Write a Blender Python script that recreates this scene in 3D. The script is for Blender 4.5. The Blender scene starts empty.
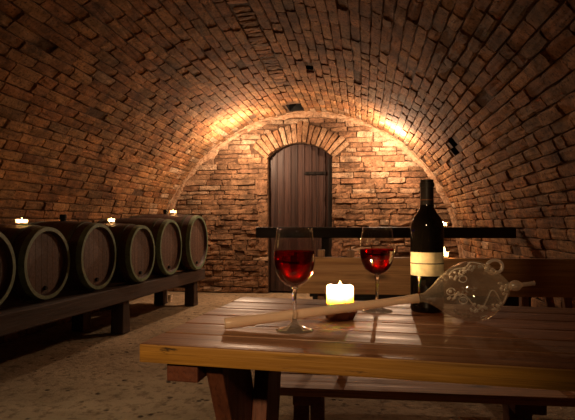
import bpy, bmesh, math, random
from mathutils import Vector, Matrix, noise

C = bpy.context.scene.collection
SC = bpy.context.scene
R = math.radians
PI = math.pi
rng = random.Random(11)

# ---------------------------------------------------------------- camera, world, light, exposure
# Metres. The camera stands at the origin looking along +Y; the cellar's own axis is turned YAW from it.
YAW = -R(8.4)
cam_d = bpy.data.cameras.new('camera')
cam = bpy.data.objects.new('camera', cam_d); C.objects.link(cam)
cam.location = (0, 0, 0.94)
cam.rotation_euler = (R(90), 0, 0)
cam_d.sensor_width = 36
cam_d.lens = 36 * 505 / 575
cam_d.shift_y = 13 / 575
cam_d.clip_start = 0.02
SC.camera = cam

w = bpy.data.worlds.new('world'); SC.world = w; w.use_nodes = True
w.node_tree.nodes['Background'].inputs[0].default_value = (0.30, 0.20, 0.13, 1)
w.node_tree.nodes['Background'].inputs[1].default_value = 0.0

SC.view_settings.view_transform = 'Standard'
SC.view_settings.look = 'None'
SC.view_settings.gamma = 1
SC.view_settings.use_curve_mapping = False
SC.view_settings.exposure = 0.0


def lamp(name, kind, loc, power, col, size=0.0, aim=None, angle=None, blend=0.5, parent=None):
    d = bpy.data.lights.new(name, kind)
    d.energy = power; d.color = col
    d.shadow_soft_size = size
    o = bpy.data.objects.new(name, d); C.objects.link(o)
    o.location = loc
    if aim is not None:
        o.rotation_euler = (Vector(aim) - Vector(loc)).to_track_quat('-Z', 'Y').to_euler()
    if angle:
        d.spot_size = R(angle); d.spot_blend = blend
    if parent: o.parent = parent
    return o


WARM = (1.0, 0.665, 0.42)
lamp('crown_lamp_right', 'POINT', (1.17, 5.95, 1.90), 80, WARM, 0.0)
lamp('crown_lamp_left', 'POINT', (-0.52, 6.20, 1.92), 74, WARM, 0.0)
lamp('floor_fill', 'SPOT', (-1.0, 1.1, 2.1), 52, (1.0, 0.78, 0.52), 0.10, aim=(-1.05, 2.0, 0.0), angle=56, blend=1.0)  # added unseen fill spot that brightens the floor at left
lamp('table_fill', 'SPOT', (-0.45, -1.1, 1.90), 110, (1.0, 0.66, 0.34), 0.06, aim=(-0.27, 1.2, 0.66), angle=40, blend=1.0)  # added fill spot behind the camera, brightens table edge and backrest


# ---------------------------------------------------------------- helpers
def toworld(p):
    """cellar frame -> world"""
    c, s = math.cos(YAW), math.sin(YAW)
    return Vector((p[0] * c - p[1] * s, p[0] * s + p[1] * c, p[2] if len(p) > 2 else 0))


class MB:
    def __init__(s):
        s.v = []; s.f = []; s.m = []; s.t = []; s.tint = (1, 1, 1, 1); s.mi = 0

    def vert(s, p):
        s.v.append(tuple(p)); s.t.append(s.tint); return len(s.v) - 1

    def face(s, *idx):
        s.f.append(idx); s.m.append(s.mi)

    def box(s, lo, hi, M=None, bev=0.0):
        bm = bmesh.new()
        bmesh.ops.create_cube(bm, size=1)
        for v in bm.verts:
            v.co = Vector([lo[i] + (v.co[i] + .5) * (hi[i] - lo[i]) for i in range(3)])
        if bev: bmesh.ops.bevel(bm, geom=list(bm.edges), offset=bev, segments=2, affect='EDGES', profile=0.6)
        s.addbm(bm, M); bm.free()

    def addbm(s, bm, M=None):
        off = len(s.v)
        bm.verts.ensure_lookup_table()
        bm.verts.index_update()
        for v in bm.verts: s.vert(M @ v.co if M else v.co)
        for f in bm.faces: s.face(*[off + v.index for v in f.verts])

    def prism(s, pts, ax, a, b, M=None, bev=0.0):
        """polygon pts in the plane across axis ax, pushed from a to b"""
        bm = bmesh.new()
        def mk(p, h):
            l = [p[0], p[1]]; l.insert(ax, h); return bm.verts.new(l)
        A = [mk(p, a) for p in pts]; B = [mk(p, b) for p in pts]
        n = len(pts)
        bm.faces.new(A); bm.faces.new(B[::-1])
        for i in range(n):
            bm.faces.new((A[i], B[i], B[(i + 1) % n], A[(i + 1) % n]))
        bmesh.ops.recalc_face_normals(bm, faces=bm.faces)
        if bev: bmesh.ops.bevel(bm, geom=list(bm.edges), offset=bev, segments=2, affect='EDGES', profile=0.6)
        s.addbm(bm, M); bm.free()

    def lathe(s, prof, n=32, M=None, cap0=True, cap1=True, closed=False):
        rings = []
        for r, z in prof:
            if r < 1e-6:
                p = Vector((0, 0, z)); rings.append([s.vert(M @ p if M else p)])
            else:
                ring = []
                for i in range(n):
                    a = 2 * PI * i / n
                    p = Vector((r * math.cos(a), r * math.sin(a), z))
                    ring.append(s.vert(M @ p if M else p))
                rings.append(ring)
        pairs = list(zip(rings, rings[1:]))
        if closed: pairs.append((rings[-1], rings[0]))
        for A, B in pairs:
            if len(A) == 1 and len(B) == 1: continue
            for i in range(n):
                j = (i + 1) % n
                if len(A) == 1: s.face(A[0], B[j], B[i])
                elif len(B) == 1: s.face(A[i], A[j], B[0])
                else: s.face(A[i], A[j], B[j], B[i])
        if not closed:
            if cap0 and len(rings[0]) > 1: s.face(*rings[0][::-1])
            if cap1 and len(rings[-1]) > 1: s.face(*rings[-1])

    def tube(s, pts, r, n=10, closed=False):
        pts = [Vector(p) for p in pts]; N = len(pts)
        rr = r if isinstance(r, (list, tuple)) else [r] * N
        rings = []; up = Vector((0.13, 0.21, 0.97)).normalized()
        for i, p in enumerate(pts):
            a = pts[i - 1] if (i > 0 or closed) else p
            b = pts[(i + 1) % N] if (i < N - 1 or closed) else p
            d = (b - a).normalized()
            x = d.cross(up).normalized(); y = d.cross(x)
            rings.append([s.vert(p + rr[i] * (math.cos(2 * PI * k / n) * x + math.sin(2 * PI * k / n) * y)) for k in range(n)])
        pr = list(zip(rings, rings[1:])) + ([(rings[-1], rings[0])] if closed else [])
        for A, B in pr:
            for k in range(n): s.face(A[k], A[(k + 1) % n], B[(k + 1) % n], B[k])
        if not closed:
            s.face(*rings[0][::-1]); s.face(*rings[-1])

    def build(s, name, mats, parent=None, loc=None, rot=None, smooth=False, tint=False, fix=True):
        me = bpy.data.meshes.new(name)
        me.from_pydata(s.v, [], s.f)
        for m in (mats if isinstance(mats, list) else [mats]): me.materials.append(m)
        me.polygons.foreach_set('material_index', s.m)
        if tint:
            a = me.color_attributes.new('tint', 'FLOAT_COLOR', 'POINT')
            a.data.foreach_set('color', [c for t in s.t for c in t])
        if fix:
            bm = bmesh.new(); bm.from_mesh(me)
            bmesh.ops.recalc_face_normals(bm, faces=bm.faces)
            bm.to_mesh(me); bm.free()
        if smooth:
            me.polygons.foreach_set('use_smooth', [True] * len(me.polygons))
            if smooth != 'all': me.set_sharp_from_angle(angle=R(38))
        me.update()
        o = bpy.data.objects.new(name, me); C.objects.link(o)
        if parent: o.parent = parent
        if loc is not None: o.location = loc
        if rot is not None: o.rotation_euler = rot
        return o


def thing(name, label, cat, loc=(0, 0, 0), rz=0.0, group=None):
    o = bpy.data.objects.new(name, None); C.objects.link(o)
    o.empty_display_size = 0.1
    o.location = loc; o.rotation_euler = (0, 0, rz)
    o['label'] = label; o['category'] = cat
    if group: o['group'] = group
    return o


# ---------------------------------------------------------------- materials
class NT:
    def __init__(s, name):
        s.m = bpy.data.materials.new(name); s.m.use_nodes = True
        s.t = s.m.node_tree; s.t.nodes.clear()
        s.out = s.n('ShaderNodeOutputMaterial')

    def n(s, typ, **kw):
        x = s.t.nodes.new(typ)
        for k, v in kw.items():
            if isinstance(k, str) and hasattr(x, k): setattr(x, k, v)
        return x

    def l(s, a, b): s.t.links.new(a, b)

    def coords(s, scale=(1, 1, 1), kind='Object'):
        tc = s.n('ShaderNodeTexCoord'); mp = s.n('ShaderNodeMapping')
        mp.inputs['Scale'].default_value = scale
        s.l(tc.outputs[kind], mp.inputs['Vector']); return mp.outputs[0]

    def noise(s, vec, scale, detail=4, rough=0.55):
        x = s.n('ShaderNodeTexNoise'); x.inputs['Scale'].default_value = scale
        x.inputs['Detail'].default_value = detail; x.inputs['Roughness'].default_value = rough
        s.l(vec, x.inputs['Vector']); return x.outputs['Fac']

    def ramp(s, fac, stops):
        x = s.n('ShaderNodeValToRGB'); e = x.color_ramp.elements
        while len(e) < len(stops): e.new(0.5)
        for i, (p, c) in enumerate(stops):
            e[i].position = p; e[i].color = (c, c, c, 1) if isinstance(c, (int, float)) else (*c, 1)
        s.l(fac, x.inputs[0]); return x.outputs[0]

    def mix(s, fac, a, b, blend='MIX'):
        x = s.n('ShaderNodeMix'); x.data_type = 'RGBA'; x.blend_type = blend
        for sock, val in ((x.inputs[0], fac), (x.inputs[6], a), (x.inputs[7], b)):
            if hasattr(val, 'is_linked'): s.l(val, sock)
            elif isinstance(val, (int, float)): sock.default_value = val
            else: sock.default_value = (*val, 1)
        return x.outputs[2]

    def bump(s, h, strength=0.5, dist=0.01, prev=None):
        x = s.n('ShaderNodeBump'); x.inputs['Strength'].default_value = strength
        x.inputs['Distance'].default_value = dist
        s.l(h, x.inputs['Height'])
        if prev: s.l(prev, x.inputs['Normal'])
        return x.outputs[0]

    def pbr(s, col=None, rough=0.6, normal=None, **kw):
        p = s.n('ShaderNodeBsdfPrincipled')
        if col is not None:
            if hasattr(col, 'is_linked'): s.l(col, p.inputs['Base Color'])
            else: p.inputs['Base Color'].default_value = (*col, 1)
        if hasattr(rough, 'is_linked'): s.l(rough, p.inputs['Roughness'])
        else: p.inputs['Roughness'].default_value = rough
        if normal: s.l(normal, p.inputs['Normal'])
        for k, v in kw.items():
            p.inputs[k.replace('_', ' ')].default_value = v
        s.l(p.outputs[0], s.out.inputs[0]); return p


def brick_mat(name):
    n = NT(name)
    v = n.coords()
    at = n.n('ShaderNodeAttribute'); at.attribute_name = 'tint'
    f1 = n.noise(v, 14, 6, 0.65)
    f2 = n.noise(v, 3.0, 4, 0.6)
    f3 = n.noise(v, 60, 5, 0.7)
    c = n.mix(1.0, at.outputs['Color'], n.ramp(f1, [(0.30, 0.42), (0.55, 1.0), (0.75, 1.25)]), 'MULTIPLY')
    c = n.mix(n.ramp(f3, [(0.36, 1.0), (0.48, 0.0)]), c, (0.08, 0.035, 0.018))
    lime = n.ramp(n.noise(v, 7, 7, 0.75), [(0.56, 0.0), (0.72, 0.75)])
    c = n.mix(lime, c, (0.36, 0.23, 0.14))
    soot = n.ramp(f2, [(0.35, 0.45), (0.6, 1.0)])
    c = n.mix(1.0, c, soot, 'MULTIPLY')
    b = n.bump(f1, 0.5, 0.012)
    b = n.bump(f3, 0.7, 0.005, b)
    n.pbr(c, 0.92, b, Specular_IOR_Level=0.25)
    return n.m


def mortar_mat(name, c1, c2):
    n = NT(name); v = n.coords()
    f = n.noise(v, 22, 6, 0.7)
    c = n.mix(n.ramp(f, [(0.3, 0.0), (0.7, 1.0)]), c1, c2)
    n.pbr(c, 0.95, n.bump(f, 0.9, 0.02), Specular_IOR_Level=0.2)
    return n.m


def wood_mat(name, dark, light, rough=0.45, axis=0, scale=1.0, tint=False, bump=0.25, knots=0.0, worn=0.0, spec=0.5):
    n = NT(name)
    st = [22.0, 22.0, 22.0]; st[axis] = 1.1
    v = n.coords(tuple(x * scale for x in st))
    f = n.noise(v, 2.2, 6, 0.65)
    st2 = [70.0, 70.0, 70.0]; st2[axis] = 2.5
    g = n.noise(n.coords(tuple(x * scale for x in st2)), 2.5, 4, 0.6)
    c = n.mix(n.ramp(f, [(0.32, 0.0), (0.68, 1.0)]), dark, light)
    c = n.mix(n.ramp(g, [(0.30, 0.55), (0.48, 0.0)]), c, tuple(x * 0.35 for x in dark))
    if knots:
        k = n.n('ShaderNodeTexVoronoi'); ks = [9.0, 9.0, 9.0]; ks[axis] = 3.2
        n.l(n.coords(tuple(ks)), k.inputs['Vector']); k.inputs['Scale'].default_value = 1.0
        c = n.mix(n.ramp(k.outputs['Distance'], [(0.05, knots), (0.16, 0.0)]), c, tuple(x * 0.25 for x in dark))
    if worn:
        wv = n.noise(n.coords((6, 30, 30)), 1.5, 6, 0.7)
        c = n.mix(n.ramp(wv, [(0.60, 0.0), (0.66, worn)]), c, (0.02, 0.012, 0.008))
    if tint:
        at = n.n('ShaderNodeAttribute'); at.attribute_name = 'tint'
        c = n.mix(1.0, c, at.outputs['Color'], 'MULTIPLY')
    rr = n.ramp(n.noise(n.coords(tuple(x * 0.6 for x in st)), 3.0, 5, 0.6), [(0.3, max(0.05, rough - 0.13)), (0.7, min(1, rough + 0.17))])
    b = n.bump(f, bump, 0.004)
    b = n.bump(g, bump, 0.002, b)
    n.pbr(c, rr, b, Specular_IOR_Level=spec)
    return n.m


def plain(name, col, rough=0.5, metal=0.0, nscale=0, spec=0.5, bump=0.0):
    n = NT(name)
    c = col; b = None
    if nscale:
        f = n.noise(n.coords(), nscale, 5, 0.6)
        c = n.mix(n.ramp(f, [(0.3, 0.0), (0.7, 1.0)]), tuple(x * 0.6 for x in col), tuple(min(1, x * 1.3) for x in col))
        if bump: b = n.bump(f, bump, 0.005)
    n.pbr(c, rough, b, Metallic=metal, Specular_IOR_Level=spec)
    return n.m


def thin_glass(name, tint=(1, 1, 1), edge=0.85, rough=0.02, base=0.05, haze=0.0, haze_col=(0.8, 0.7, 0.6), frost=None):
    """clear thin-walled glass: see-through, with a fresnel sheen that is stronger at grazing angles"""
    n = NT(name)
    tr = n.n('ShaderNodeBsdfTransparent'); tr.inputs[0].default_value = (*tint, 1)
    gl = n.n('ShaderNodeBsdfGlossy'); gl.inputs['Roughness'].default_value = rough
    gl.inputs[0].default_value = (1, 1, 1, 1)
    lw = n.n('ShaderNodeLayerWeight'); lw.inputs['Blend'].default_value = 0.35
    fac = n.ramp(lw.outputs['Facing'], [(0.0, base), (0.6, base * 1.6), (1.0, edge)])
    mx = n.n('ShaderNodeMixShader')
    n.l(fac, mx.inputs[0]); n.l(tr.outputs[0], mx.inputs[1]); n.l(gl.outputs[0], mx.inputs[2])
    last = mx.outputs[0]
    if haze:
        df = n.n('ShaderNodeBsdfDiffuse'); df.inputs[0].default_value = (*haze_col, 1)
        tl = n.n('ShaderNodeBsdfTranslucent'); tl.inputs[0].default_value = (*haze_col, 1)
        m1 = n.n('ShaderNodeMixShader'); m1.inputs[0].default_value = 0.5
        n.l(df.outputs[0], m1.inputs[1]); n.l(tl.outputs[0], m1.inputs[2])
        m2 = n.n('ShaderNodeMixShader')
        hz = n.ramp(lw.outputs['Facing'], [(0.0, haze), (1.0, min(1, haze * 2.2))])
        n.l(hz, m2.inputs[0])
        n.l(last, m2.inputs[1]); n.l(m1.outputs[0], m2.inputs[2]); last = m2.outputs[0]
    n.l(last, n.out.inputs[0])
    return n.m


def solid_glass(name, col=(1, 1, 1), ior=1.46, rough=0.0):
    n = NT(name)
    g = n.n('ShaderNodeBsdfGlass'); g.inputs['Color'].default_value = (*col, 1)
    g.inputs['IOR'].default_value = ior; g.inputs['Roughness'].default_value = rough
    n.l(g.outputs[0], n.out.inputs[0]); return n.m


def glow(name, col, strength):
    n = NT(name); e = n.n('ShaderNodeEmission')
    e.inputs[0].default_value = (*col, 1); e.inputs[1].default_value = strength
    n.l(e.outputs[0], n.out.inputs[0]); return n.m


def milky_mat(name, col):
    n = NT(name); p = n.pbr(col, 0.15)
    tl = n.n('ShaderNodeBsdfTranslucent'); tl.inputs[0].default_value = (*col, 1)
    m0 = n.n('ShaderNodeMixShader'); m0.inputs[0].default_value = 0.55
    n.l(p.outputs[0], m0.inputs[1]); n.l(tl.outputs[0], m0.inputs[2])
    t = n.n('ShaderNodeBsdfTransparent'); m = n.n('ShaderNodeMixShader'); m.inputs[0].default_value = 0.3
    n.l(m0.outputs[0], m.inputs[1]); n.l(t.outputs[0], m.inputs[2]); n.l(m.outputs[0], n.out.inputs[0])
    return n.m


def frost_mat(name, col):
    n = NT(name)
    a = n.n('ShaderNodeBsdfTranslucent'); a.inputs[0].default_value = (*col, 1)
    t = n.n('ShaderNodeBsdfTransparent'); m = n.n('ShaderNodeMixShader'); m.inputs[0].default_value = 0.5
    n.l(a.outputs[0], m.inputs[1]); n.l(t.outputs[0], m.inputs[2]); n.l(m.outputs[0], n.out.inputs[0])
    return n.m


def flame_mat(name, col, strength):
    n = NT(name); e = n.n('ShaderNodeEmission'); t = n.n('ShaderNodeBsdfTransparent'); a = n.n('ShaderNodeAddShader')
    e.inputs[0].default_value = (*col, 1); e.inputs[1].default_value = strength
    n.l(e.outputs[0], a.inputs[0]); n.l(t.outputs[0], a.inputs[1]); n.l(a.outputs[0], n.out.inputs[0])
    return n.m


def wax_mat(name, col, scale, tl=0.35):
    n = NT(name)
    p = n.pbr(col, 0.45)
    p.inputs['Subsurface Weight'].default_value = 1.0
    p.inputs['Subsurface Radius'].default_value = (1.0, 0.72, 0.42)
    p.inputs['Subsurface Scale'].default_value = scale
    return n.m


M_BRICK = brick_mat('vault_brick')
M_MORTAR = mortar_mat('vault_mortar', (0.045, 0.024, 0.014), (0.13, 0.075, 0.042))
M_LIME = mortar_mat('lime_plaster', (0.24, 0.12, 0.06), (0.56, 0.38, 0.24))
M_HOLE = plain('dark_cavity', (0.004, 0.003, 0.002), 1.0)  # near-black colour puts the shade of the recess into its faces
M_TOP = wood_mat('varnished_table_plank', (0.19, 0.072, 0.030), (0.40, 0.190, 0.090), 0.45, tint=True, bump=0.35, worn=0.5)
M_EDGE = wood_mat('lit_plank_edge', (0.30, 0.135, 0.020), (0.54, 0.27, 0.045), 0.5, bump=0.35, worn=0.9)  # yellower than the plank tops: warm light put into the colour
M_LEG = wood_mat('dark_red_frame_wood', (0.10, 0.028, 0.014), (0.20, 0.065, 0.032), 0.5, axis=2, bump=0.3)
M_CROSS = wood_mat('dark_red_crossbar_wood', (0.10, 0.028, 0.014), (0.19, 0.06, 0.03), 0.5, axis=1, bump=0.3)
M_BENCH = wood_mat('pine_bench_wood', (0.34, 0.16, 0.065), (0.58, 0.32, 0.14), 0.62, bump=0.2, knots=0.85)
M_BENCHLEG = wood_mat('pine_bench_leg_wood', (0.20, 0.09, 0.04), (0.36, 0.18, 0.085), 0.5, axis=2, bump=0.2)
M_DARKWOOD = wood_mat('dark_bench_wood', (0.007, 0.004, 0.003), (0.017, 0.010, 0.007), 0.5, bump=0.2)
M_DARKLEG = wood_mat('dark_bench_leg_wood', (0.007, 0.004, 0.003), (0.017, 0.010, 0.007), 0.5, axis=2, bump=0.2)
M_DOOR = wood_mat('dark_door_boards', (0.028, 0.013, 0.010), (0.065, 0.033, 0.025), 0.5, axis=2, tint=True, bump=0.3, spec=0.35)
M_IRON = plain('black_iron', (0.02, 0.017, 0.015), 0.5, 0.7, 40)
M_RACK = wood_mat('barrel_rack_timber', (0.026, 0.014, 0.009), (0.058, 0.031, 0.020), 0.75, bump=0.5)
M_RACKLEG = wood_mat('barrel_rack_post_timber', (0.026, 0.014, 0.009), (0.058, 0.031, 0.020), 0.75, axis=2, bump=0.5)
M_STAVE = wood_mat('barrel_staves', (0.030, 0.012, 0.009), (0.065, 0.028, 0.020), 0.6, axis=2, bump=0.4)
M_HEAD = wood_mat('barrel_head_boards', (0.050, 0.024, 0.015), (0.115, 0.060, 0.036), 0.6, axis=0, tint=True, bump=0.4)
M_HOOP = plain('green_painted_hoop', (0.13, 0.18, 0.11), 0.45, 0.0, 30)
M_HOOPD = plain('dark_steel_hoop', (0.06, 0.07, 0.05), 0.5, 0.6, 30)


def floor_mat():
    n = NT('trodden_earth_floor'); v = n.coords()
    a = n.noise(v, 2.2, 6, 0.6); b = n.noise(v, 16, 7, 0.7); d = n.noise(v, 75, 4, 0.6)
    c = n.mix(n.ramp(a, [(0.3, 0.0), (0.7, 1.0)]), (0.26, 0.195, 0.12), (0.42, 0.325, 0.21))
    c = n.mix(n.ramp(b, [(0.34, 0.8), (0.5, 0.0)]), c, (0.11, 0.072, 0.042))
    vo = n.n('ShaderNodeTexVoronoi'); vo.inputs['Scale'].default_value = 17; vo.inputs['Randomness'].default_value = 1
    n.l(v, vo.inputs['Vector'])
    gate = n.ramp(n.noise(v, 6, 3, 0.5), [(0.54, 0.0), (0.62, 1.0)])
    pit = n.ramp(vo.outputs['Distance'], [(0.17, 1.0), (0.30, 0.0)])
    pit = n.mix(1.0, pit, gate, 'MULTIPLY')
    c = n.mix(pit, c, (0.05, 0.032, 0.02))
    bp = n.bump(b, 0.8, 0.03)
    bp = n.bump(d, 0.5, 0.006, bp)
    inv = n.ramp(pit, [(0.0, 1.0), (1.0, 0.0)])
    bp = n.bump(inv, 0.6, 0.02, bp)
    n.pbr(c, 0.93, bp, Specular_IOR_Level=0.25)
    return n.m


M_FLOOR = floor_mat()
M_BOWL = thin_glass('clear_bowl_glass', edge=0.85, base=0.06)
M_STEM = solid_glass('clear_stem_glass')
M_FOOT = thin_glass('clear_foot_glass', edge=0.95, base=0.32, rough=0.10, haze=0.16)
M_THIEF = thin_glass('blown_pipette_glass', tint=(0.93, 0.91, 0.88), edge=0.85, base=0.10, haze=0.055, haze_col=(0.9, 0.8, 0.7))
M_TUBE = milky_mat('milky_tube_glass', (1.0, 0.84, 0.68))
M_FROST = frost_mat('frosted_votive_glass', (1.0, 0.86, 0.66))
M_BEAD = thin_glass('glass_beads', edge=0.9, base=0.5, rough=0.2, haze=0.5, haze_col=(0.95, 0.85, 0.75))
M_WINE = solid_glass('red_wine', (0.62, 0.010, 0.008), 1.34)
M_BOTTLE = plain('black_green_bottle_glass', (0.004, 0.003, 0.002), 0.06, 0.0, spec=0.6)
M_CAPSULE = plain('black_neck_capsule', (0.015, 0.011, 0.010), 0.35, 0.0)
M_RING = plain('copper_capsule_ring', (0.22, 0.10, 0.05), 0.35, 0.6)
M_LABEL = plain('cream_paper_label', (0.80, 0.66, 0.40), 0.7, 0.0, 30)
M_LABELLINE = plain('dark_label_line', (0.03, 0.02, 0.015), 0.6)
M_TERRA = plain('dark_terracotta', (0.26, 0.085, 0.04), 0.6, 0.0, 25, bump=0.3)
M_WAX = wax_mat('ivory_wax', (1.0, 0.94, 0.80), 0.024)
M_WICK = plain('burnt_wick', (0.01, 0.008, 0.006), 0.9)
M_FLAME = flame_mat('candle_flame', (1.0, 0.62, 0.22), 22)
M_FLAMES = flame_mat('small_candle_flame', (1.0, 0.62, 0.22), 12)
M_TIN = plain('tealight_tin', (0.55, 0.5, 0.42), 0.35, 0.9)
M_CUP = plain('pale_clay_cup', (0.75, 0.62, 0.45), 0.6, 0.0, 25)

# ---------------------------------------------------------------- the vault (cellar frame, objects turned by YAW)
XC, ZC, RV, YB, YF = -0.75, 0.38, 2.03, 6.65, -2.2
BASES = [(0.38, 0.170, 0.058), (0.34, 0.142, 0.046), (0.41, 0.200, 0.076), (0.30, 0.120, 0.040), (0.38, 0.185, 0.068), (0.34, 0.175, 0.068)]


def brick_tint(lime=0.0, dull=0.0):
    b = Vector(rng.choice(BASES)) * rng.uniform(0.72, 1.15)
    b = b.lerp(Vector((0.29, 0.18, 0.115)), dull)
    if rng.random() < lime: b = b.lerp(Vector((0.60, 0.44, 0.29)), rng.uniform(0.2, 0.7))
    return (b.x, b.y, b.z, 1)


def brick(M, f, u0, u1, v0, v1, h, lime=0.0, nu=4, nv=2, rough=0.0030, jit=0.005, dull=0.12):
    """f(u, v, h) maps surface coordinates and height above the mortar to a point"""
    M.tint = brick_tint(lime, dull); M.mi = 0
    cj = [(rng.uniform(-jit, jit), rng.uniform(-jit, jit)) for _ in range(4)]
    tilt = rng.uniform(-0.002, 0.002), rng.uniform(-0.003, 0.003)
    g = []
    for j in range(nv + 1):
        row = []
        t = j / nv
        for i in range(nu + 1):
            q = i / nu
            ju = (cj[0][0] * (1 - q) + cj[1][0] * q) * (1 - t) + (cj[2][0] * (1 - q) + cj[3][0] * q) * t
            jv = (cj[0][1] * (1 - q) + cj[1][1] * q) * (1 - t) + (cj[2][1] * (1 - q) + cj[3][1] * q) * t
            edge = (i in (0, nu)) or (j in (0, nv))
            corner = (i in (0, nu)) and (j in (0, nv))
            uu = u0 + (u1 - u0) * q + ju + rng.uniform(-1, 1) * rough * 0.8
            vv = v0 + (v1 - v0) * t + jv + rng.uniform(-1, 1) * rough * 0.8
            if corner:
                uu += (0.004 if i == 0 else -0.004); vv += (0.003 if j == 0 else -0.003)
            hh = h + rng.uniform(-1, 1) * rough - (0.0018 if edge else 0) - (0.002 if corner else 0) + tilt[0] * (q * 2 - 1) + tilt[1] * (t * 2 - 1)
            row.append(M.vert(f(uu, vv, hh)))
        g.append(row)
    for j in range(nv):
        for i in range(nu): M.face(g[j][i], g[j][i + 1], g[j + 1][i + 1], g[j + 1][i])
    per = [(0, i) for i in range(nu)] + [(j, nu) for j in range(nv)] + [(nv, i) for i in range(nu, 0, -1)] + [(j, 0) for j in range(nv, 0, -1)]
    sk = []
    for j, i in per:
        q, t = i / nu, j / nv
        sk.append(M.vert(f(u0 + (u1 - u0) * q + (q - .5) * 0.004, v0 + (v1 - v0) * t + (t - .5) * 0.004, -0.004)))
    for k in range(len(per)):
        a = per[k]; b = per[(k + 1) % len(per)]
        M.face(g[a[0]][a[1]], sk[k], sk[(k + 1) % len(per)], g[b[0]][b[1]])


def fv(a, y, h):                       # vault surface: a = arc length from the right springing
    ang = a / RV
    r = RV - h
    # the old masonry is not a perfect circle
    r += 0.010 * math.sin(3.1 * ang + 0.7 * y) + 0.008 * math.sin(1.9 * y + 5 * ang)
    return (XC + r * math.cos(ang), y, ZC + r * math.sin(ang))


ARC = PI * RV
NC = 84
CH = ARC / NC
HOLES = [  # arc0, arc1, y0, y1, depth : missing bricks
    (PI / 2 * RV + 0.00, PI / 2 * RV + 0.19, 6.20, 6.56, 0.25),
    (0, 0, 0, 0, 0),
]
HOLES[1] = (R(38.8) * RV - 0.02, R(38.8) * RV + 0.08, 4.62, 4.84, 0.14)
HOLES.append((R(38.8) * RV - 0.10, R(38.8) * RV - 0.01, 4.76, 5.0, 0.12))
HOLES.append((R(86.0) * RV - 0.155, R(86.0) * RV - 0.075, 4.66, 4.78, 0.09))


def in_hole(u0, u1, v0, v1):
    for a0, a1, y0, y1, dp in HOLES:
        if u0 < a1 - 0.012 and u1 > a0 + 0.012 and v0 < y1 - 0.01 and v1 > y0 + 0.01: return True
    return False


vault = MB()
us = sorted(set([i * ARC / 96 for i in range(97)] + [x for h in HOLES for x in h[:2]]))
vs = sorted(set([YF + i * (YB + 0.12 - YF) / 60 for i in range(61)] + [x for h in HOLES for x in h[2:4]]))
vault.mi = 1; vault.tint = (.2, .1, .06, 1)
grid = {}
def gv(i, j):
    if (i, j) not in grid: grid[(i, j)] = vault.vert(fv(us[i], vs[j], 0))
    return grid[(i, j)]
for i in range(len(us) - 1):
    for j in range(len(vs) - 1):
        um, vm = (us[i] + us[i + 1]) / 2, (vs[j] + vs[j + 1]) / 2
        if any(h[0] < um < h[1] and h[2] < vm < h[3] for h in HOLES): continue
        vault.face(gv(i, j), gv(i + 1, j), gv(i + 1, j + 1), gv(i, j + 1))
vault.mi = 2
for a0, a1, y0, y1, dp in HOLES:
    p = [fv(a, y, h) for h in (0.0, -dp) for a, y in ((a0, y0), (a1, y0), (a1, y1), (a0, y1))]
    q = [vault.vert(x) for x in p]
    for k in range(4): vault.face(q[k], q[(k + 1) % 4], q[4 + (k + 1) % 4], q[4 + k])
    vault.face(q[4], q[5], q[6], q[7])
crown0, crown1 = NC // 2, NC // 2 + 1
for c in range(NC):
    u0 = c * CH + 0.0045; u1 = (c + 1) * CH - 0.0045
    y = -1.2 + rng.uniform(0, 0.28)
    while y < YB + 0.02:
        L = rng.uniform(0.23, 0.285) if rng.random() < 0.86 else rng.uniform(0.12, 0.17)
        y0, y1 = y + 0.006, y + L - 0.006
        y += L
        if y1 > YB + 0.05: y1 = YB + 0.05
        if y1 - y0 < 0.05: continue
        messy = crown0 <= c <= crown1 and 3.05 < (y0 + y1) / 2 < 5.2
        if messy: continue
        if in_hole(u0, u1, y0, y1): continue
        if rng.random() < 0.006: continue
        near = max(0.0, 1 - abs(YB - (y0 + y1) / 2) / 0.7)  # paler towards the back wall: lime smears, plus halo brightness in the tint
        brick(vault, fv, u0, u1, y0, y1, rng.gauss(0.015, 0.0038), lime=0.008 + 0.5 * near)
u0, u1 = crown0 * CH + 0.008, (crown1 + 1) * CH - 0.008      # bricks laid across the crown
y = 3.06
while y < 5.2:
    L = rng.uniform(0.055, 0.085)
    hh = rng.gauss(0.012, 0.003)
    if 4.35 < y < 4.75: hh += rng.uniform(-0.012, 0.004)
    if rng.random() < 0.95: brick(vault, fv, u0 + rng.uniform(-.004, .012), u1 - rng.uniform(-.004, .012), y + 0.003, y + L - 0.003, hh, nu=4, jit=0.005)
    y += L
o = vault.build('ceiling', [M_BRICK, M_MORTAR, M_HOLE], rot=(0, 0, YAW), tint=True, fix=False)
o['kind'] = 'structure'

for side, xs, sg in (('right', XC + RV, -1), ('left', XC - RV, 1)):
    wl = MB()
    fw = lambda y, z, h: (xs + sg * h, y, z)
    wl.mi = 1
    q = [wl.vert(fw(a, b, 0)) for a, b in ((YF, 0), (YB + .12, 0), (YB + .12, ZC), (YF, ZC))]
    wl.face(*q)
    for c in range(5):
        z0 = c * ZC / 5
        y = -1.2 + rng.uniform(0, .28)
        while y < YB:
            L = rng.uniform(0.25, 0.30)
            brick(wl, fw, y + .006, min(y + L - .006, YB + .05), z0 + .005, z0 + ZC / 5 - .006, rng.gauss(0.021, 0.005))
            y += L
    o = wl.build('wall_' + side, [M_BRICK, M_MORTAR], rot=(0, 0, YAW), tint=True, fix=False)
    o['kind'] = 'structure'

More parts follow.
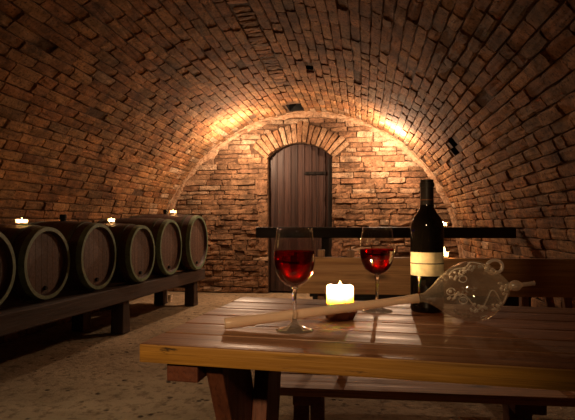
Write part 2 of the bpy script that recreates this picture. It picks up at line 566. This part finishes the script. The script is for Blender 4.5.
# back wall with the arched opening
XD, HW, ZS, ZT = -0.818, 0.4275, 1.815, 2.00
SAG = ZT - ZS
RA = (HW * HW + SAG * SAG) / (2 * SAG)
ZA = ZT - RA                                     # centre of the arch
arch = lambda x: ZA + math.sqrt(max(0, RA * RA - (x - XD) ** 2))
bw = MB(); bw.mi = 1; bw.tint = (.2, .1, .06, 1)
fb = lambda x, z, h: (x, YB - h, z)
cols = sorted(set([XC - RV - .1 + i * (2 * RV + .2) / 60 for i in range(61)] + [XD - HW + i * 2 * HW / 16 for i in range(17)]))
for x0, x1 in zip(cols, cols[1:]):
    inside = abs((x0 + x1) / 2 - XD) < HW
    za, zb = (arch(x0), arch(x1)) if inside else (0, 0)
    bw.face(*[bw.vert(p) for p in (fb(x0, za, 0), fb(x1, zb, 0), fb(x1, 2.6, 0), fb(x0, 2.6, 0))])
outl = [(XD - HW, 0)] + [(XD - HW + i * 2 * HW / 16, arch(XD - HW + i * 2 * HW / 16)) for i in range(17)] + [(XD + HW, 0)]
for a, b in zip(outl, outl[1:]):
    bw.face(*[bw.vert(p) for p in (fb(a[0], a[1], 0.0), fb(b[0], b[1], 0.0), fb(b[0], b[1], -.22), fb(a[0], a[1], -.22))])
z = 0.0
RO = RA + 0.27
while z < 2.45:
    ch = rng.uniform(0.055, 0.080)
    wob = rng.uniform(-.01, .01)
    x = XC - RV - 0.1 + rng.uniform(0, .25)
    while x < XC + RV + 0.05:
        L = rng.uniform(0.20, 0.36) if rng.random() < 0.8 else rng.uniform(0.10, 0.16)
        a, b = x + 0.007, x + L - 0.007
        x += L
        zm = z + ch / 2
        # cut at the opening and at the ring of the arch
        lo, hi = XD - HW - 0.005, XD + HW + 0.005
        if zm > ZS - 0.03:
            d2 = RO * RO - (zm - ZA) ** 2
            if d2 > 0:
                e = min(math.sqrt(d2), (zm - ZA) * math.tan(R(52)) + 0.0)
                lo, hi = XD - e, XD + e
            else: lo = hi = None
        segs = [(a, b)]
        if lo is not None:
            segs = []
            if a < lo: segs.append((a, min(b, lo)))
            if b > hi: segs.append((max(a, hi), b))
            if b <= lo or a >= hi: segs = [(a, b)]
        for s0, s1 in segs:
            if s1 - s0 < 0.035: continue
            xm = (s0 + s1) / 2
            rr = math.hypot(xm - XC, max(0, zm - ZC))
            if rr > RV + 0.12: continue
            if rng.random() < 0.012: continue
            near = max(0.0, 1 - (RV - rr) / 0.55) if zm > 1.0 else 0  # more lime near the vault: smears, with the lamp halo tinted in
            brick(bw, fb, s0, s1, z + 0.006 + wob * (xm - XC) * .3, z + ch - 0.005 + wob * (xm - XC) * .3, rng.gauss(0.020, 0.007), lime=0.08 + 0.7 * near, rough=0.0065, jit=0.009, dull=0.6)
    z += ch
# square stones piled beside the jambs, standing a little proud
for sx in (-1, 1):
    z = 0.0
    while z < ZS - 0.05:
        hgt = rng.uniform(0.10, 0.22)
        wdt = rng.uniform(0.10, 0.19)
        if rng.random() < 0.45:
            e = XD + sx * (HW + 0.004)
            a, b = (e, e + sx * wdt) if sx > 0 else (e + sx * wdt, e)
            brick(bw, fb, a, b, z + .004, z + hgt - .008, 0.043, lime=0.3, nu=4, nv=3, rough=0.008, jit=0.012, dull=0.6)
        z += hgt
bwo = bw.build('wall_back', [M_BRICK, M_MORTAR], rot=(0, 0, YAW), tint=True, fix=False)
bwo['kind'] = 'structure'

# ring of upright bricks over the door
vr = MB()
nv_ = 17
A0 = R(50)
fa = lambda th, r, h: (XD + r * math.sin(th), YB - h, ZA + r * math.cos(th))
for k in range(nv_):
    t0 = -A0 + 2 * A0 * k / nv_; t1 = -A0 + 2 * A0 * (k + 1) / nv_
    g = 0.010
    brick(vr, fa, t0 + g, t1 - g, RA + rng.uniform(-.004, .012), RA + rng.uniform(0.235, 0.285), rng.uniform(0.028, 0.05), lime=0.35, nu=2, nv=4, rough=0.007, jit=0.008, dull=0.5)
o = vr.build('trim_1', [M_BRICK, M_MORTAR], rot=(0, 0, YAW), tint=True, fix=False)
o['kind'] = 'structure'

# ragged lime fillet where the vault meets the back wall
fl = MB()
nA = 150
rows = []
for i in range(nA + 1):
    a = ARC * (0.02 + 0.96 * i / nA)
    n1 = noise.noise(Vector((a * 3, 0, 0))); n2 = noise.noise(Vector((a * 9, 5, 0))); n3 = noise.noise(Vector((a * 4, 9, 2)))
    wv_ = 0.040 + 0.03 * n1 + 0.012 * n2            # reach along the vault
    ww_ = 0.045 + 0.04 * n3 + 0.02 * n2            # reach down the wall
    wv_ = max(wv_, 0.012); ww_ = max(ww_, 0.012)
    ang = a / RV
    row = [fv(a, YB - wv_ * 1.3, 0.005), fv(a, YB - wv_ * 1.1, 0.015), fv(a, YB - wv_ * .6, 0.018 + .008 * n2), fv(a, YB - 0.030, 0.028 + .014 * n1),
           fv(a, YB - 0.028, ww_ * .7 + 0.02), fv(a, YB - 0.020, ww_ * 1.1 + .02), fv(a, YB - 0.004, ww_ * 1.3 + .02)]
    rows.append([fl.vert(Vector(p) + Vector((rng.uniform(-1, 1), rng.uniform(-1, 1), rng.uniform(-1, 1))) * 0.003) for p in row])
for A, B in zip(rows, rows[1:]):
    for k in range(len(A) - 1): fl.face(A[k], A[k + 1], B[k + 1], B[k])
o = fl.build('trim_2', M_LIME, rot=(0, 0, YAW), fix=False)
o['kind'] = 'structure'

# front wall behind the camera and the floor
fw_ = MB(); fw_.box((XC - RV - .1, YF - .1, 0), (XC + RV + .1, YF, 2.6))
o = fw_.build('wall_front', M_MORTAR, rot=(0, 0, YAW)); o['kind'] = 'structure'
fl = MB()
NX, NY = 70, 150
vid = []
for j in range(NY + 1):
    row = []
    for i in range(NX + 1):
        x = XC - RV - .1 + (2 * RV + .2) * i / NX; y = YF - .1 + (YB + .4 - YF) * j / NY
        zz = 0.010 * noise.noise(Vector((x * 2.2, y * 2.2, 0))) + 0.004 * noise.noise(Vector((x * 9, y * 9, 3)))
        row.append(fl.vert((x, y, zz - 0.006)))
    vid.append(row)
for j in range(NY):
    for i in range(NX): fl.face(vid[j][i], vid[j][i + 1], vid[j + 1][i + 1], vid[j + 1][i])
o = fl.build('floor', M_FLOOR, rot=(0, 0, YAW), smooth='all', fix=False); o['kind'] = 'structure'

# ---------------------------------------------------------------- the door
dr = bpy.data.objects.new('door_1', None); C.objects.link(dr)
dr.location = toworld((XD, YB + 0.10, 0)); dr.rotation_euler = (0, 0, YAW); dr['kind'] = 'structure'
db = MB()
nb = 9
edges = [-HW + 0.01]
for k in range(nb): edges.append(edges[-1] + (2 * HW - 0.02) / nb)
za = lambda x: arch(XD + x) - 0.004
for k in range(nb):
    x0, x1 = edges[k] + 0.003, edges[k + 1] - 0.003
    t = rng.uniform(0.75, 1.25); db.tint = (t, t, t * 0.98, 1)
    dy = rng.uniform(-0.003, 0.003)
    db.prism([(x0, 0.02), (x1, 0.02), (x1, za(x1)), ((x0 + x1) / 2, za((x0 + x1) / 2)), (x0, za(x0))], 1, -0.018 + dy, 0.012 + dy, bev=0.003)
    if k < nb - 1:                                  # raised cover strip over each joint
        e = edges[k + 1]; db.tint = (t * .8, t * .8, t * .8, 1)
        db.prism([(e - .010, 0.02), (e + .010, 0.02), (e + .010, za(e + .01)), (e - .010, za(e - .01))], 1, -0.030, -0.016, bev=0.003)
db.build('board_panel', M_DOOR, dr, tint=True)
hg = MB()
hg.box((0.06, -0.042, 1.585), (0.34, -0.028, 1.625), bev=0.003)
hg.lathe([(0, -.012), (.012, -.010), (.014, 0), (0, 0)], 12, Matrix.Translation((0.10, -0.042, 1.605)) @ Matrix.Rotation(R(90), 4, 'X'))
hg.lathe([(0, -.012), (.012, -.010), (.014, 0), (0, 0)], 12, Matrix.Translation((0.20, -0.042, 1.605)) @ Matrix.Rotation(R(90), 4, 'X'))
hg.lathe([(0, -.012), (.012, -.010), (.014, 0), (0, 0)], 12, Matrix.Translation((0.30, -0.042, 1.605)) @ Matrix.Rotation(R(90), 4, 'X'))
hg.build('strap_hinge', M_IRON, dr)
hg = MB(); hg.box((0.06, -0.042, 0.40), (0.34, -0.028, 0.44), bev=0.003)
hg.build('strap_hinge', M_IRON, dr)
fr = MB()
fr.box((HW - 0.055, -0.055, 0.0), (HW - 0.001, 0.0, ZS - 0.02), bev=0.004)
fr.build('door_post', M_DARKLEG, dr)

# ---------------------------------------------------------------- barrels on their rack
NRM = Vector((0.985, -0.172, 0)).normalized()                    # the way the heads face
ROW = Vector((0.172, 0.985, 0))
RZB = math.atan2(NRM.y, NRM.x)
RACK_TOP = 0.41


def barrel(dhead, length, label, hx, hd, bung):
    rh, rb = dhead / 2, dhead / 2 + 0.024
    t = thing('wine_barrel', label, 'barrel', (hx, hd, RACK_TOP + rb - 0.002), RZB, 'barrels in a row on the rack')
    # local: axis along x, front head at x = 0, body towards -x
    MX = Matrix.Rotation(R(90), 4, 'Y')             # z -> x
    P = lambda q: rb - (rb - rh) * (2 * q - 1) ** 2
    n = 14
    prof = [(rh - 0.030, -0.028), (rh - 0.022, 0.0), (rh, 0.0)] + [(P(i / n), -length * i / n) for i in range(1, n)] + [(rh, -length), (rh - .022, -length), (rh - .03, -length + 0.03), (0, -length + .03)]
    b = MB(); b.lathe(prof, 40, MX, cap0=False); b.build('staves', M_STAVE, t, smooth=True)
    h = MB()                                        # head boards
    nbd = 7; rr = rh - 0.024
    for k in range(nbd):
        y0 = -rr + 2 * rr * k / nbd; y1 = -rr + 2 * rr * (k + 1) / nbd
        tt = rng.uniform(0.75, 1.25); h.tint = (tt, tt, tt, 1)
        pts = []
        for i in range(7):
            y = y0 + .0012 + (y1 - y0 - .0024) * i / 6
            pts.append((y, math.sqrt(max(0, rr * rr - y * y))))
        poly = pts + [(y, -z) for y, z in reversed(pts)]
        poly = [p for i, p in enumerate(poly) if (abs(p[0] - poly[i - 1][0]) + abs(p[1] - poly[i - 1][1])) > 1e-4]
        h.prism(poly, 0, -0.046, -0.030)
    ho = h.build('barrel_head', M_HEAD, t, tint=True)
    for xx, wd, mt in ((-0.003, 0.034, M_HOOP), (-0.10, 0.030, M_HOOPD), (-length + 0.13, 0.03, M_HOOPD), (-length + .045, 0.04, M_HOOPD)):
        hp = MB(); a = -xx / length; c = (-xx + wd) / length
        hp.lathe([(P(a) + .0005, xx), (P(a) + .005, xx), (P(c) + .005, xx - wd), (P(c) + .0005, xx - wd)], 40, MX, closed=True)
        hp.build('hoop', mt, t, smooth=True)
    ch = MB()                                       # painted chime ring on the face of the staves
    ch.lathe([(rh - 0.021, -0.004), (rh - 0.021, 0.004), (rh + 0.004, 0.004), (rh + 0.004, -0.003)], 40, MX, closed=True)
    ch.build('chime_ring', M_HOOP, t, smooth=True)
    pl = MB(); pl.lathe([(0, 0.0), (.014, 0.0), (.016, -.03), (0, -.03)], 14, Matrix.Translation((-0.012, 0.0, -rr + 0.045)) @ MX)
    pl.build('head_plug', M_WICK, t, smooth=True)
    if bung:
        bg = MB(); bg.lathe([(0.022, -0.02), (.022, .012), (.027, .014), (.027, .045), (.02, .052), (0, .052)], 16, Matrix.Translation((-length / 2, 0, rb)))
        bg.build('bung', M_WICK, t, smooth=True)
    return t


BR = [  # head diameter, length, x, depth, bung, label
    (0.480, 0.62, -1.715, 2.865, False, 'leftmost wine barrel, cut by the left edge of the photo, nearest the camera'),
    (0.476, 0.62, -1.610, 3.400, False, 'small wine barrel with a lit tealight on top, second from the left edge'),
    (0.500, 0.62, -1.455, 3.910, True, 'wine barrel with a dark bung standing up and no candle, third from the left edge'),
    (0.482, 0.62, -1.275, 4.450, False, 'wine barrel carrying the middle candle of the row, fourth from the left edge'),
    (0.537, 0.74, -1.155, 5.020, False, 'wine barrel without candle, second from the brick back wall'),
    (0.585, 0.78, -0.985, 5.610, True, 'largest wine barrel at the back wall end of the row, bung beside its candle'),
]
barrels = [barrel(a, b, f, c, d, e) for a, b, c, d, e, f in BR]

rk = thing('barrel_rack', 'long low rack of dark heavy timber carrying the row of barrels', 'rack', (-1.36, 4.15, 0), math.atan2(-0.225, 0.974))
rail = MB(); rail.box((-0.14, -1.75, 0.285), (0.0, 1.78, RACK_TOP), bev=0.008)
# local x = towards the heads, local y = along the row
rw = wood_mat('barrel_rack_rail_timber', (0.026, 0.014, 0.009), (0.058, 0.031, 0.020), 0.75, axis=1, bump=0.5)
rail.build('rail', rw, rk)
rail = MB(); rail.box((-0.56, -1.75, 0.285), (-0.44, 1.78, RACK_TOP), bev=0.008)
rail.build('rail', rw, rk)
for yy in (-1.6, 0.16, 1.64):
    for xx in (-0.17, -0.55):
        p = MB(); p.prism([(yy - 0.06, 0.0), (yy + 0.065, 0.0), (yy + 0.045, 0.285), (yy - 0.045, 0.285)], 0, xx, xx + 0.115, bev=0.006)
        p.build('post', M_RACKLEG, rk)
for yy in (-1.6, 0.16, 1.64):
    p = MB(); p.box((-0.60, yy - .04, 0.20), (-0.0 - .14, yy + .04, 0.284), bev=0.005)
    p.build('crossbar', M_RACKLEG, rk)


# ---------------------------------------------------------------- small candles
def tealight(loc, label, group, rad=0.030, hh=0.036, power=0.9):
    t = thing('tealight', label, 'candle', loc, 0, group)
    c = MB()
    c.lathe([(0, 0), (rad, 0), (rad + .002, hh), (rad, hh), (rad - .002, hh - .004), (rad - .002, .003), (0, .003)], 24)
    c.build('cup', M_FROST, t, smooth=True)
    wx = MB(); wx.lathe([(0, 0.0035), (rad - .004, 0.0035), (rad - .003, hh * .40), (rad * .5, hh * .36), (0, hh * .35)], 24)
    wx.build('wax', M_WAX, t, smooth=True)
    f = MB(); z0 = hh * .34
    f.lathe([(0, z0), (.0055, z0 + .006), (.0075, z0 + .013), (.005, z0 + .023), (.002, z0 + .031), (0, z0 + .036)], 12)
    f.build('flame', M_FLAMES, t, smooth='all')
    lamp('tealight_light', 'POINT', (0, 0, z0 + .016), power, (1.0, .55, .22), 0.006, parent=t)
    return t


def on_barrel(i, s, z_extra=0.0):
    d, L, x, y = BR[i][:4]
    rb, rh = d / 2 + .024, d / 2
    q = s / L
    top = RACK_TOP + rb - 0.002 + rb - (rb - rh) * (2 * q - 1) ** 2
    p = Vector((x, y, 0)) - NRM * s
    return (p.x, p.y, top + z_extra)


tealight(on_barrel(1, 0.20), 'lit tealight on the second barrel from the left edge', 'tealights on the barrels', 0.036, 0.036)
tealight(on_barrel(3, 0.30), 'lit tealight on the fourth barrel, the middle one of the row', 'tealights on the barrels', 0.028, 0.040)
tealight(on_barrel(5, 0.30), 'lit tealight on the farthest barrel beside the back wall', 'tealights on the barrels', 0.032, 0.040)

cp = MB(); cp.lathe([(0, 0), (.020, 0), (.030, .085), (.027, .085), (.018, .006), (0, .006)], 20)
o = cp.build('clay_cup', M_CUP, loc=(-1.40, 6.02, 0.0), smooth=True)
o['label'] = 'small pale cup standing on the floor behind the barrel rack'; o['category'] = 'cup'

# ---------------------------------------------------------------- far dark bench in front of the door
fbn = thing('dark_bench', 'dark wooden bench far back, standing in front of the arched door', 'bench', (-0.22, 4.02, 0), -R(3.0))
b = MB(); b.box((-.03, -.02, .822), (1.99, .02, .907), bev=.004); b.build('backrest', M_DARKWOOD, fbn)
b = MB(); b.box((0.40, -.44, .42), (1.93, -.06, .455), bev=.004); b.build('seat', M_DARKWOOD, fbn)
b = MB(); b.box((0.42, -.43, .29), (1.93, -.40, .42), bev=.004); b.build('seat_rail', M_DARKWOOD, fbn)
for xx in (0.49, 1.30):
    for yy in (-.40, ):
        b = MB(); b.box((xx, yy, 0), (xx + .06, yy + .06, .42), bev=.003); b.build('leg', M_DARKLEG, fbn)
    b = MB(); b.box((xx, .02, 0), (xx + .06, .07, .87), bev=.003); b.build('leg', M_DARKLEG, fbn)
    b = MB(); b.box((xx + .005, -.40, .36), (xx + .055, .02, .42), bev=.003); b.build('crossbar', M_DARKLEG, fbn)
# tealight standing on its top rail
tealight((1.215, 3.945, 0.907), 'lit tealight on the rail of the far dark bench, half behind the bottle', 'tealights behind the bottle', 0.028, 0.036)

# ---------------------------------------------------------------- pine bench behind the table
BRZ = -R(6.5)
bn = thing('pine_bench', 'knotty pine bench with a plank backrest on the far side of the table', 'bench', (0.035, 1.865, 0), BRZ)
b = MB(); b.box((0, -.018, .682), (1.40, .018, .815), bev=.004); b.build('backrest', M_BENCH, bn)
b = MB(); b.box((-.05, -.335, .415), (1.38, -.19, .44), bev=.003); b.box((-.05, -.18, .415), (1.38, -.035, .44), bev=.003)
b.build('seat', M_BENCH, bn)
for xx in (0.075, 0.185, 0.80, 1.22):
    b = MB()
    top = .84 if xx < .2 else .80
    b.prism([(.019, .40), (.055, .40), (.050, top), (.019, top)], 0, xx, xx + .026, bev=.003)
    b.build('back_post', M_BENCHLEG, bn)
for xx in (0.06, 0.72, 1.24):
    for sg in (-1, 1):
        b = MB()
        y0, y1 = -.185, -.185 + sg * .13
        b.prism([(y0 + sg * .02 - .035, .40), (y0 + sg * .02 + .035, .40), (y1 + .035, 0.0), (y1 - .035, 0.0)], 0, xx + sg * .024 - .023, xx + sg * .024 + .023, bev=.003)
        b.build('leg', M_CROSS, bn)
    b = MB(); b.box((xx - .045, -.30, .375), (xx + .045, .03, .414), bev=.003); b.build('crossbar', M_CROSS, bn)
b = MB(); b.box((0.12, -.20, .20), (1.24, -.17, .25), bev=.003); b.build('stretcher', M_BENCH, bn)
# slanted braces at the right-hand end under the backrest
for xx, s in ((0.93, .05), (0.985, .045)):
    b = MB(); b.prism([(xx, .42), (xx + .026, .42), (xx + .026 - s, .69), (xx - s, .69)], 1, .022, .048, bev=.002)
    b.build('brace', M_BENCHLEG, bn)
p = Vector((0.035, 1.865, 0)) + Matrix.Rotation(BRZ, 3, 'Z') @ Vector((0.527, 0, 0))
tealight((p.x, p.y, .815), 'lit tealight on the pine backrest, almost hidden by the wine bottle', 'tealights behind the bottle', 0.015, 0.022, 0.3)

# ---------------------------------------------------------------- table
TZ = 0.74
TRZ = -R(13.0)
tb = thing('plank_table', 'slatted wooden table with a warmly lit front edge, in the foreground', 'table', (-0.247, 0.835, 0), TRZ)
tt = MB(); TL = 1.42; pw = 0.553 / 6
for k in range(6):
    y0 = k * pw + .0025; y1 = (k + 1) * pw - .0025
    s = rng.uniform(0.82, 1.15); tt.tint = (s, s * rng.uniform(.95, 1.03), s * .97, 1)
    xl = rng.uniform(-.003, .003)
    n0 = len(tt.f)
    tt.box((xl, y0, TZ - .031), (TL, y1, TZ), bev=.0028)
    if k == 0:                                        # front face of the nearest plank, warm light put into its colour
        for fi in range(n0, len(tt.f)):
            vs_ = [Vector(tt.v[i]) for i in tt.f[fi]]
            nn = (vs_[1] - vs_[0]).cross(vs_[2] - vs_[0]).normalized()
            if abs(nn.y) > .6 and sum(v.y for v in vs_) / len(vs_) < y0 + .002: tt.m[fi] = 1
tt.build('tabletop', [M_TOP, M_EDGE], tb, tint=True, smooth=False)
for xx in (0.045, 1.22):
    b = MB(); b.box((xx, .012, TZ - .062), (xx + .055, .540, TZ - .032), bev=.003); b.build('crossbar', M_CROSS, tb)
    xl = xx + .058
    b = MB(); b.prism([(.030, TZ - .032), (.175, TZ - .032), (.500, 0), (.365, 0)], 0, xl, xl + .030, bev=.003)
    b.build('leg', M_LEG, tb)
    xl += .031
    b = MB(); b.prism([(.235, TZ - .032), (.350, TZ - .032), (.190, 0), (.075, 0)], 0, xl, xl + .030, bev=.003)
    b.build('leg', M_LEG, tb)
b = MB(); b.box((0.16, .265, .33), (1.26, .295, .41), bev=.003); b.build('stretcher', M_LEG, tb)


# ---------------------------------------------------------------- wine glasses
def wine_glass(loc, label, lv, S=1.0):
    t = thing('wine_glass', label, 'wine glass', loc, 0, 'wine glasses on the table')
    f = MB()
    f.lathe([(0, 0), (.0350 * S, 0), (.0352 * S, .0012), (.028, .0030), (.016, .0065), (.008, .012), (.0045, .020), (0, .022)], 40)
    f.build('foot', M_FOOT, t, smooth='all')
    s = MB()
    s.lathe([(0, .018), (.0042, .019), (.0036, .035), (.0034, .055), (.0037, .068), (.0048, .076), (.0075, .0805), (0, .0820)], 24)
    s.build('stem', M_STEM, t, smooth='all')
    outer = [(0, .0800), (.008, .0810), (.018, .0857), (.028, .0952), (.0350, .108), (.0385, .123), (.0394, .134), (.0388, .147), (.0368, .164), (.0345, .179), (.0328, .1905)]
    inner = [(max(r - .0011, 0), z + (.002 if i < 3 else 0.0004)) for i, (r, z) in enumerate(outer)]
    inner[-1] = (outer[-1][0] - .0009, outer[-1][1])
    b = MB(); b.lathe(outer + inner[::-1], 48)
    b.build('bowl', M_BOWL, t, smooth='all')
    wn = [(max(r - .0004, 0), z + .0004) for r, z in inner if z < lv - .002]
    # radius at the level
    for (r0, z0), (r1, z1) in zip(inner, inner[1:]):
        if z0 <= lv <= z1: rl = r0 + (r1 - r0) * (lv - z0) / (z1 - z0) - .0004
    b = MB(); b.lathe(wn + [(rl, lv), (0, lv)], 48)
    b.build('wine', M_WINE, t, smooth=True)
    return t


g1 = wine_glass((0.0133, 0.944, TZ), 'glass of red wine nearest the camera, in front of the pipette tube', 0.1475)
g2 = wine_glass((0.2034, 1.148, TZ), 'glass of red wine farther back, between the pillar candle and the bottle', 0.1405)

# ---------------------------------------------------------------- bottle
bt = thing('wine_bottle', 'tall dark wine bottle with a two-band cream label', 'bottle', (0.3175, 1.150, TZ), 0)
b = MB()
b.lathe([(0, .006), (.020, .004), (.033, 0), (.0365, .004), (.0372, .012), (.0372, .186), (.0360, .198), (.031, .211), (.023, .222), (.017, .232), (.0148, .243), (.0140, .262), (.0138, .282), (.0155, .2825), (.0155, .290), (.0138, .2905), (.0138, .297), (.010, .298), (0, .298)], 48)
b.build('bottle_body', M_BOTTLE, bt, smooth=True)
b = MB()
b.lathe([(.0150, .236), (.0152, .240), (.0148, .262), (.0144, .281), (.0162, .2815), (.0162, .2912), (.0146, .2916), (.0146, .2985), (0, .2992)], 40, cap0=False)
b.build('capsule', M_CAPSULE, bt, smooth=True)
b = MB(); b.lathe([(.0150, .2515), (.0153, .2515), (.0153, .2535), (.0150, .2535)], 40, closed=True); b.build('capsule_ring', M_RING, bt, smooth=True)


def band(z0, z1, a0, a1, r=.03745, n=30):
    m = MB(); rows = []
    for i in range(n + 1):
        a = R(a0 + (a1 - a0) * i / n)
        rows.append([m.vert((q * math.cos(a), q * math.sin(a), zz)) for q, zz in ((r - .0004, z0), (r, z0), (r, z1), (r - .0004, z1))])
    for A, B in zip(rows, rows[1:]):
        for k in range(4): m.face(A[k], A[(k + 1) % 4], B[(k + 1) % 4], B[k])
    m.face(*rows[0]); m.face(*rows[-1][::-1])
    return m


lb = band(.0825, .1345, -180, -28); lb = lb.build('label', M_LABEL, bt, smooth=True)
band(.1085, .1108, -180, -28, .03765).build('label_line', M_LABELLINE, lb, smooth=True)

# ---------------------------------------------------------------- pillar candle and its saucer
CX, CY = 0.1105, 1.062
sc = MB()
sc.lathe([(0, 0), (.029, 0), (.0385, .0175), (.0362, .0180), (.030, .010), (0, .010)], 9, Matrix.Rotation(R(14), 4, 'Z'))
o = sc.build('candle_saucer', M_TERRA, loc=(CX, CY, TZ))
o['label'] = 'small faceted dark terracotta saucer under the glowing pillar candle'; o['category'] = 'saucer'
cd = thing('pillar_candle', 'thick short ivory candle burning in the middle of the table', 'candle', (CX, CY, TZ + .0102), 0)
b = MB()
nS = 40
prof = [(.0275, 0), (.0283, .004), (.0283, .048), (.0280, .056), (.0266, .0585), (.0248, .055), (.0235, .044), (.0190, .0370), (0, .0355)]
rings = []
for r, z in prof:
    if r == 0: rings.append([b.vert((0, 0, z))]); continue
    ring = []
    for i in range(nS):
        a = 2 * PI * i / nS
        dz = (0.0025 * noise.noise(Vector((math.cos(a) * 2, math.sin(a) * 2, 7))) + .0015 * noise.noise(Vector((math.cos(a) * 6, math.sin(a) * 6, 1)))) if z > .048 else 0
        dr_ = 1 + 0.012 * noise.noise(Vector((math.cos(a) * 2, math.sin(a) * 2, z * 40)))
        ring.append(b.vert((r * dr_ * math.cos(a), r * dr_ * math.sin(a), z + dz)))
    rings.append(ring)
for A, B in zip(rings, rings[1:]):
    for i in range(nS):
        j = (i + 1) % nS
        if len(B) == 1: b.face(A[i], A[j], B[0])
        else: b.face(A[i], A[j], B[j], B[i])
b.face(*rings[0][::-1])
b.build('wax_body', M_WAX, cd, smooth='all')
b = MB(); b.tube([(0, 0, .034), (.0006, 0, .040), (.0016, .0004, .0445)], .0011, 8); b.build('wick', M_WICK, cd, smooth=True)
b = MB(); b.lathe([(0, .041), (.0045, .044), (.0062, .050), (.0045, .057), (.0018, .064), (0, .068)], 14)
b.build('flame', M_FLAME, cd, smooth='all')
lamp('candle_light', 'POINT', (0, 0, .0575), 3.6, (1.0, .60, .27), 0.006, parent=cd)

# ---------------------------------------------------------------- glass wine pipette (thief) lying across the table
P0 = Vector((-0.118, 0.945, TZ + .0115)); P1 = Vector((0.365, 1.016, TZ + .0618))
ax = (P1 - P0).normalized()
pt = thing('glass_pipette', 'blown glass wine pipette with a grape-decorated bulb, lying across the table', 'wine pipette', tuple(P0), 0)
qx = ax.to_track_quat('Z', 'Y').to_matrix().to_4x4()      # local z along the axis
LA = (P1 - P0).length                                      # to the bulb centre
sq = lambda z: LA + (z - LA) * .92 if z > LA - .2 else z + .016 * z / (LA - .2)
def shell(prof, thick, name, mat, seg=40, open_end=False):
    m = MB()
    prof = [(r, sq(z)) for r, z in prof]
    inner = [(max(r - thick, 0.0006), z) for r, z in prof]
    m.lathe(prof + inner[::-1], seg, qx, closed=True)
    return m.build(name, mat, pt, smooth='all')
tp = [(.0098, 0), (.0108, .003), (.0108, .02), (.0100, .06), (.0094, .15), (.0086, .25), (.0078, .34), (.0082, LA - .142), (.0095, LA - .118)]
shell(tp, .0022, 'tube', M_TUBE, 28)
bp = [(.0095, LA - .1178), (.0082, LA - .108), (.0120, LA - .098), (.020, LA - .082), (.036, LA - .060), (.0500, LA - .036), (.0590, LA - .012), (.0610, LA + .010), (.0560, LA + .034), (.0440, LA + .056), (.0290, LA + .074), (.0150, LA + .088), (.0065, LA + .097)]
def smooth_prof(p, k=3):
    out = []
    for i in range(len(p) - 1):
        p0 = p[max(i - 1, 0)]; p1 = p[i]; p2 = p[i + 1]; p3 = p[min(i + 2, len(p) - 1)]
        for s in range(k):
            t = s / k
            out.append(tuple(0.5 * (2 * b_ + (c_ - a_) * t + (2 * a_ - 5 * b_ + 4 * c_ - d_) * t * t + (3 * b_ - a_ - 3 * c_ + d_) * t ** 3) for a_, b_, c_, d_ in zip(p0, p1, p2, p3)))
    out.append(p[-1]); return out
bps = smooth_prof(bp)
bulb = shell(bps, .0018, 'bulb', M_THIEF, 48)
def bulb_r(z):
    z = LA + (z - LA) / .92
    for (r0, z0), (r1, z1) in zip(bps, bps[1:]):
        if z0 <= z <= z1: return r0 + (r1 - r0) * (z - z0) / (z1 - z0 + 1e-9)
    return bps[-1][0]
shell(smooth_prof([(.0066, LA + .0972), (.0092, LA + .103), (.0110, LA + .111), (.0090, LA + .119), (.0048, LA + .125), (.0042, LA + .135), (.0042, LA + .152), (.0050, LA + .156)], 2), .0016, 'mouthpiece', M_BEAD, 24)
# ring handle on the shoulder
up = Vector((0, 0, 1)); xdir = (qx.to_3x3() @ Vector((0, 0, 1)))
side = (up - xdir * up.dot(xdir)).normalized()
cc = xdir * (LA + .060) + side * .0435
b = MB(); b.tube([cc + (xdir * math.cos(2 * PI * k / 28) * .0175 + side * math.sin(2 * PI * k / 28) * .0135) for k in range(28)], .0032, 8, closed=True)
b.build('ring_handle', M_BEAD, pt, smooth='all')
# bunches of glass grapes and a tendril
fwd = xdir.cross(side)                                     # towards or away from the camera
if fwd.y > 0: fwd = -fwd
def on_bulb(z, ang, lift=0.0):
    r = bulb_r(z) + lift
    return xdir * z + (fwd * math.cos(ang) + side * math.sin(ang)) * r
def bead(p, r):
    gb.lathe([(r * math.sin(PI * k / 6), -r * math.cos(PI * k / 6)) for k in range(7)], 8, Matrix.Translation(p), cap0=False, cap1=False)
for (z, a, n, L, wdt) in ((-.010, -.42, 16, .030, .011), (.030, -.50, 16, .028, .011), (.050, .12, 18, .026, .013), (-.022, 1.02, 22, .050, .010), (.030, .95, 14, .04, .008), (-.050, .15, 9, .02, .010),
                          (-.02, 2.6, 14, .03, .012), (.03, 3.3, 14, .03, .012), (.0, 4.2, 14, .03, .012)):
    gb = MB()
    for k in range(n):
        q = k / n
        zz = LA + z + (q - .5) * L
        aa = a + rng.uniform(-1, 1) * wdt * (1 - .5 * q) / max(bulb_r(zz), .01)
        bead(on_bulb(zz, aa, .0008), rng.uniform(.0022, .0031))
    gb.build('grape_bunch', M_BEAD, pt, smooth='all')
tn = MB()
tn.tube([on_bulb(LA + (-.055 + .115 * k / 30), -.15 + .30 * math.sin(k * .42), .0006) for k in range(31)], .0011, 6)
tn.build('vine_tendril', M_BEAD, pt, smooth='all')
tn = MB()
tn.tube([on_bulb(LA + (-.045 + .09 * k / 24), 1.25 + .10 * math.sin(k * .6), .0006) for k in range(25)], .0011, 6)
tn.build('vine_tendril', M_BEAD, pt, smooth='all')
for (zc, ac) in ((-.055, .32), (-.038, -.12), (.005, -.85), (-.03, .7)):
    tn = MB()
    tn.tube([on_bulb(LA + zc + .0065 * math.cos(2 * PI * k / 14), ac + .0065 * math.sin(2 * PI * k / 14) / bulb_r(LA + zc), .0008) for k in range(14)], .0009, 6, closed=True)
    tn.build('vine_curl', M_BEAD, pt, smooth='all')
